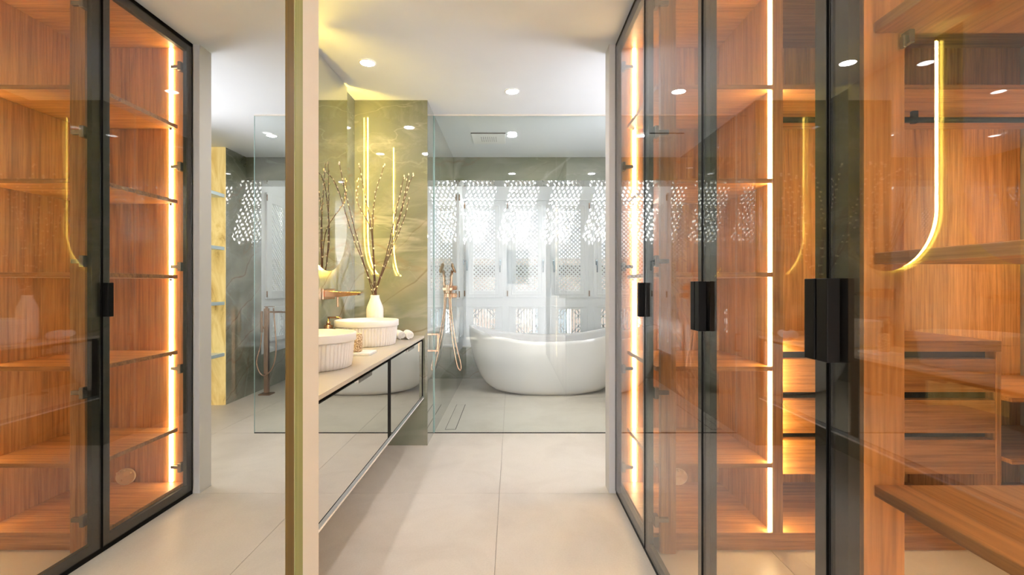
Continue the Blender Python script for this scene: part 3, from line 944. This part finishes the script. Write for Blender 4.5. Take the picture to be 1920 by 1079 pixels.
MB().tube(hose, 0.0065, 8).build('hose', 'copper', hsw)

# ================================================================== BATH
def bathtub():
    xc, yc = 0.40, 5.34
    n = 112
    def zr(t): return 0.572 + 0.145 * abs(t) ** 2.2
    def ring(a, b, f, base_z=0.0, e=2.35):
        r_ = []
        for j in range(n):
            th = 2 * math.pi * j / n
            c, s_ = math.cos(th), math.sin(th)
            x = a * math.copysign(abs(c) ** (2 / e), c); y = b * math.copysign(abs(s_) ** (2 / e), s_)
            r_.append((xc + x, yc + y, f(x)))
        return r_
    rg = []
    N = 18
    for i in range(N + 1):
        s = i / N
        k = math.sqrt(max(0, 1 - (1 - s) ** 2))
        a, b = 0.50 + 0.375 * k, 0.30 + 0.10 * k
        rg.append(ring(a, b, lambda x, s=s: 0.003 + s * (zr(x / 0.875) - 0.003)))
    rg.append(ring(0.872, 0.397, lambda x: zr(x / 0.875) + 0.004))
    rg.append(ring(0.858, 0.383, lambda x: zr(x / 0.875) + 0.004))
    for i in range(N + 1):
        s = 1 - i / N
        k = math.sqrt(max(0, 1 - (1 - s) ** 2))
        a, b = 0.45 + 0.40 * k, 0.24 + 0.135 * k
        rg.append(ring(a, b, lambda x, s=s: 0.12 + s * (zr(x / 0.875) - 0.12)))
    return MB().rings(rg)
bt = empty('bathtub', (0.40, 5.34, 0), 'white freestanding oval bathtub in front of the lattice windows', 'bathtub')
bathtub().build('tub', 'tub', bt)
MB().lathe([(0.03, 0.1205), (0.03, 0.124)], (0.40, 5.34, 0), 24).build('waste', 'copper', bt)

bf = empty('bath_filler', (1.41, 5.10, 0), 'rose gold floor standing bath filler with hand shower and hose', 'tap')
bx('base_plate', 'copper_dark', bf, 1.35, 1.47, 5.04, 5.16, 0.0005, 0.014, 0.002)
bx('column', 'copper_dark', bf, 1.388, 1.430, 5.078, 5.122, 0.0145, 0.915, 0.002)
bx('lever', 'copper_dark', bf, 1.330, 1.432, 5.088, 5.112, 0.930, 0.938, 0.002)
bx('lever_neck', 'copper_dark', bf, 1.398, 1.420, 5.09, 5.11, 0.9155, 0.9298)
bx('spout', 'copper_dark', bf, 1.16, 1.3875, 5.088, 5.112, 0.868, 0.886, 0.002)
bx('hand_shower', 'copper_dark', bf, 1.452, 1.472, 5.09, 5.112, 0.66, 0.885, 0.003)
bx('holder', 'copper_dark', bf, 1.4305, 1.4515, 5.092, 5.110, 0.70, 0.72)
MB().tube([(1.335, 5.10, 0.888), (1.335, 5.10, 0.92)], 0.008, 10).build('diverter', 'copper', bf)
hose = catmull([(1.462, 5.10, 0.66), (1.470, 5.09, 0.52), (1.50, 5.07, 0.36), (1.46, 5.055, 0.24), (1.40, 5.05, 0.215), (1.32, 5.05, 0.30), (1.29, 5.06, 0.48), (1.31, 5.08, 0.70), (1.332, 5.10, 0.866)], 10)
MB().tube(hose, 0.0065, 8).build('hose', 'copper', bf)

# ================================================================== VANITY
ZC = 0.795
vn = empty('vanity_cabinet', (-0.90, 2.48, 0.34), 'long wall hung vanity cabinet with mirrored drawer fronts', 'cabinet')
bx('body', 'blackm', vn, -1.1385, -0.660, 1.488, 3.4735, 0.346, 0.7775)
def vdoor(y0, y1, hy):
    d = bx('drawer_front', 'black', vn, -0.6598, -0.6465, y0, y1, 0.368, 0.764)
    bx('mirror_panel', 'mirror2', d, -0.6463, -0.6415, y0 + 0.001, y1 - 0.001, 0.369, 0.763)
    bx('pull_tab', 'chrome', d, -0.6595, -0.634, hy - 0.095, hy + 0.095, 0.7643, 0.7675)
    bx('pull_lip', 'chrome', d, -0.6410, -0.634, hy - 0.095, hy + 0.095, 0.752, 0.7642)
vdoor(1.49, 2.478, 2.08)
vdoor(2.542, 3.412, 3.02)
for a, b_ in ((2.4785, 2.5415), (3.4125, 3.4735)):
    bx('black_post', 'slotb', vn, -0.6598, -0.6445, a, b_, 0.366, 0.764)
bx('grip_groove', 'slotb', vn, -0.6598, -0.652, 1.49, 3.4735, 0.7645, 0.7775)
bx('base_rail', 'steel', vn, -0.6598, -0.6405, 1.488, 3.4735, 0.347, 0.3655)
bx('base_edge', 'cap', vn, -1.1385, -0.6395, 1.488, 3.4735, 0.338, 0.3455)
wt = struct(bx('worktop', 'counter', None, -1.1388, -0.636, 1.4875, 3.4736, 0.778, ZC, 0.001), None)
del wt['kind']
tag(wt, 'long cream stone worktop carrying both wash basins', 'worktop')
XB, YB1, YB2 = -0.895, 2.96, 2.14
def basin(x, y, label):
    b = empty('wash_basin', (x, y, ZC), label, 'basin', 'round fluted wash basins')
    nf, per = 60, 6
    n = nf * per
    rg = []
    for z, r0 in ((0.0006, 0.166), (0.004, 0.171), (0.03, 0.176), (0.07, 0.180), (0.108, 0.183), (0.115, 0.184)):
        r_ = []
        for j in range(n):
            th = 2 * math.pi * j / n
            fl_ = abs(math.sin(nf * th / 2))
            rr = r0 - 0.0062 * (1 - fl_) ** 1.4
            r_.append((x + rr * math.cos(th), y + rr * math.sin(th), ZC + z))
        rg.append(r_)
    MB().rings(rg, True, True).build('fluted_body', 'ceramic', b)
    MB().lathe([(0.184, 0.1155), (0.1905, 0.117), (0.1915, 0.121), (0.1915, 0.149), (0.190, 0.152), (0.183, 0.152), (0.181, 0.149), (0.176, 0.128), (0.150, 0.119), (0.02, 0.1165)], (x, y, ZC), 72).build('rim', 'ceramic', b)
    MB().lathe([(0.022, 0.1168), (0.022, 0.119), (0.016, 0.121)], (x, y, ZC), 24).build('waste', 'copper', b)
basin(XB, YB1, 'far round white fluted wash basin beside the vase')
basin(XB, YB2, 'near round white fluted wash basin cut by the cream wall end')
def faucet(y, label):
    f = empty('wall_faucet', (-1.139, y, 1.10), label, 'tap', 'wall mounted spouts')
    bx('wall_plate', 'copper', f, -1.1385, -1.126, y - 0.095, y + 0.095, 1.073, 1.138, 0.002)
    MB().prism([(-1.1258, 1.088), (-1.02, 1.0905), (-0.935, 1.0995), (-0.906, 1.114), (-0.906, 1.118), (-1.02, 1.120), (-1.1258, 1.127)], 1, y - 0.085, y - 0.030).build('spout', 'copper', f, 0.002)
    MB().box(-1.058, -1.050, y - 0.066, y - 0.048, 1.028, 1.0895).build('lever', 'copper', f, 0.002)
    MB().lathe([(0.009, 0), (0.009, 0.004)], (-0.926, y - 0.057, 1.0985), 16).build('aerator', 'chrome', f)
faucet(2.96, 'rose gold wall spout above the far wash basin')
faucet(2.14, 'rose gold wall spout above the near wash basin, hidden by the wall end')

# pill mirrors with golden halo
def pill(y, label):
    p = empty('pill_mirror', (-1.12, y, 1.244), label, 'mirror', 'pill shaped backlit mirrors')
    def outline(r, zt):
        pts = [(y + r * math.cos(t), 1.244 + 0.327 + r * math.sin(t)) for t in [math.pi + math.pi * k / 48 for k in range(49)]]
        return pts + [(y + r, zt), (y - r, zt)]
    MB().prism(outline(0.327, 2.488), 0, -1.108, -1.104).build('glass', 'mirror', p)
    MB().prism(outline(0.305, 2.480), 0, -1.1384, -1.1085).build('backing', 'slotb', p)
    a, b_ = outline(0.318, 2.474)[:-2], outline(0.311, 2.474)[:-2]
    a = [(y - 0.318, 2.470)] + a + [(y + 0.318, 2.470)]
    b_ = [(y - 0.311, 2.470)] + b_ + [(y + 0.311, 2.470)]
    m_ = MB()
    n = len(a)
    v = [(-1.1285, *q) for q in a] + [(-1.1285, *q) for q in b_] + [(-1.121, *q) for q in a] + [(-1.121, *q) for q in b_]
    f = []
    for i in range(n - 1):
        f += [(i, i + 1, n + i + 1, n + i), (2 * n + i, 3 * n + i, 3 * n + i + 1, 2 * n + i + 1), (i, 2 * n + i, 2 * n + i + 1, i + 1), (n + i, n + i + 1, 3 * n + i + 1, 3 * n + i)]
    m_.add(v, f)
    m_.build('halo_strip', 'gold', p)
pill(2.888, 'tall pill mirror with golden halo above the far wash basin')
pill(2.070, 'tall pill mirror with golden halo above the near wash basin')

# soap pump
sp = empty('soap_dispenser', (-1.090, 2.85, ZC), 'bronze soap pump behind the far wash basin', 'soap pump')
MB().lathe([(0.024, 0.0005), (0.026, 0.004), (0.026, 0.12), (0.022, 0.128), (0.012, 0.130)], (-1.090, 2.85, ZC), 24).build('bottle', 'copper_dark', sp)
MB().lathe([(0.012, 0.1302), (0.012, 0.150), (0.005, 0.151), (0.005, 0.168)], (-1.090, 2.85, ZC), 16).build('collar', 'copper', sp)
MB().tube([(-1.095, 2.85, ZC + 0.173), (-1.025, 2.85, ZC + 0.173), (-1.015, 2.85, ZC + 0.166)], 0.0055, 8).build('nozzle', 'copper', sp)
# tray and tumbler
ty = empty('square_tray', (-0.79, 2.545, ZC), 'small white square tray between the two basins', 'tray')
bx('plate', 'ceramic', ty, -0.865, -0.735, 2.475, 2.615, ZC + 0.0005, ZC + 0.012, 0.002)
tb = empty('tumbler', (-0.822, 2.545, ZC + 0.012), 'speckled golden tumbler standing on the white tray', 'tumbler')
MB().lathe([(0.022, 0.0125), (0.027, 0.016), (0.0285, 0.045), (0.0285, 0.085), (0.026, 0.104), (0.020, 0.108), (0.018, 0.104), (0.018, 0.06)], (-0.822, 2.545, ZC), 40).build('cup', 'speck', tb)
# towels
def towel(x, y, rz, label):
    t = empty('rolled_towel', (x, y, ZC), label, 'towel', 'rolled white towels')
    pr, turns, n = [], 3.1, 90
    th_ = 0.0088
    for i in range(n + 1):
        a = turns * 2 * math.pi * i / n
        pr.append((a, 0.003 + th_ * a / (2 * math.pi)))
    mb = MB()
    L = 0.17
    segs = 9
    rings_ = []
    for s_ in range(segs + 1):
        yy = -L / 2 + L * s_ / segs
        puff = 1.0 + 0.03 * math.sin(s_ * 2.3) - 0.10 * (abs(2 * s_ / segs - 1) ** 6)
        out = [(r_ * puff * math.cos(a), yy, r_ * puff * math.sin(a)) for a, r_ in pr]
        inn = [((r_ - th_ * 0.72) * puff * math.cos(a), yy, (r_ - th_ * 0.72) * puff * math.sin(a)) for a, r_ in reversed(pr)]
        rings_.append(out + inn)
    mb.rings(rings_, True, True)
    rmax = 0.003 + th_ * turns
    mb.xf(Matrix.Translation((x, y, ZC + rmax * 0.98)) @ Matrix.Rotation(R(rz), 4, 'Z') @ Matrix.Rotation(R(140), 4, 'Y'))
    mb.build('roll', 'towel', t)
towel(-0.768, 3.28, 24, 'rolled white towel next to the far basin')
towel(-0.706, 3.28, 20, 'rolled white towel nearest the worktop end')
# vase with willow
VX, VY = -0.925, 3.24
va = empty('vase', (VX, VY, ZC), 'white bottle vase holding willow branches', 'vase')
n = 48
prof = [(0.046, 0.0005), (0.053, 0.006), (0.056, 0.05), (0.056, 0.20), (0.052, 0.222), (0.036, 0.262), (0.029, 0.282), (0.0285, 0.298), (0.024, 0.298), (0.024, 0.26)]
rg = []
for r_, z in prof:
    rg.append([(VX + r_ * (1 - 0.02 * (j % 4 == 0)) * math.cos(2 * math.pi * j / n), VY + r_ * (1 - 0.02 * (j % 4 == 0)) * math.sin(2 * math.pi * j / n), ZC + z) for j in range(n)])
MB().rings(rg).build('bottle', 'ceramic', va)
def pt(px, py, Y):
    return Vector(((px - 960) * Y / 900, Y, EYE + (536 - py) * Y / 900))
def branch(pts, label, seed):
    rnd = random.Random(seed)
    b = empty('willow_branch', (VX, VY, ZC + 0.20), label, 'branch', 'pussy willow branches in the vase')
    base = [Vector((VX + rnd.uniform(-0.008, 0.008), VY + rnd.uniform(-0.008, 0.008), ZC + 0.215)), Vector((VX + rnd.uniform(-0.012, 0.012), VY + rnd.uniform(-0.01, 0.01), ZC + 0.30))]
    path = catmull(base + [Vector(p) for p in pts], 8)
    path = [p + Vector((rnd.uniform(-1, 1), rnd.uniform(-1, 1), 0)) * 0.0018 if i > 4 else p for i, p in enumerate(path)]
    L = len(path)
    MB().tube(path, [0.0038 - 0.0022 * i / L for i in range(L)], 6).build('stem', 'stem', b)
    cm = MB()
    acc, side = 0.0, 0
    for i in range(6, L - 1):
        a, c = path[i], path[i + 1]
        seg = (c - a).length
        acc += seg
        frac = i / L
        step = 0.042 if frac < 0.6 else 0.026
        if acc > step:
            acc = 0
            side += 1
            d = (c - a).normalized()
            o = Vector((math.cos(side * 2.6), math.sin(side * 2.6), 0)) * 0.0055
            q = d.to_track_quat('Z', 'Y').to_matrix()
            k = 0.6 + 0.5 * frac
            cm.ellipsoid(a + o + d * 0.004, 0.0044 * k, 0.0044 * k, 0.0082 * k, 7, 5, q)
    cm.ellipsoid(path[-1], 0.005, 0.005, 0.009, 7, 5)
    tag(cm.build('catkins', 'catkin', b), None, None, None, 'stuff')
branch([pt(666, 455, 3.12), pt(632, 352, 2.93), pt(607, 318, 2.76)], 'willow branch bending farthest to the left', 1)
branch([pt(672, 455, 3.14), pt(648, 365, 3.03), pt(636, 305, 2.97)], 'tall willow branch just right of the leftmost one', 2)
branch([pt(697, 440, 3.24), pt(672, 385, 3.28), pt(669, 362, 3.30), pt(672, 336, 3.31)], 'short willow branch near the glowing onyx corner', 3)
branch([pt(697, 440, 3.20), pt(686, 375, 3.16), pt(673, 308, 3.12)], 'upright willow branch in front of the golden line', 4)
branch([pt(699, 440, 3.22), pt(703, 370, 3.22), pt(721, 309, 3.22)], 'upright willow branch curving to the right at its tip', 5)
branch([pt(724, 480, 3.20), pt(742, 400, 3.15), pt(758, 330, 3.12)], 'leftmost branch of the right willow cluster', 6)
branch([pt(727, 480, 3.22), pt(753, 390, 3.20), pt(766, 327, 3.18)], 'second branch of the right willow cluster', 7)
branch([pt(730, 480, 3.24), pt(762, 362, 3.24), pt(775, 326, 3.24)], 'rightmost willow branch of all', 8)
branch([pt(731, 478, 3.26), pt(757, 412, 3.28), pt(767, 372, 3.30)], 'shortest branch of the right willow cluster', 9)
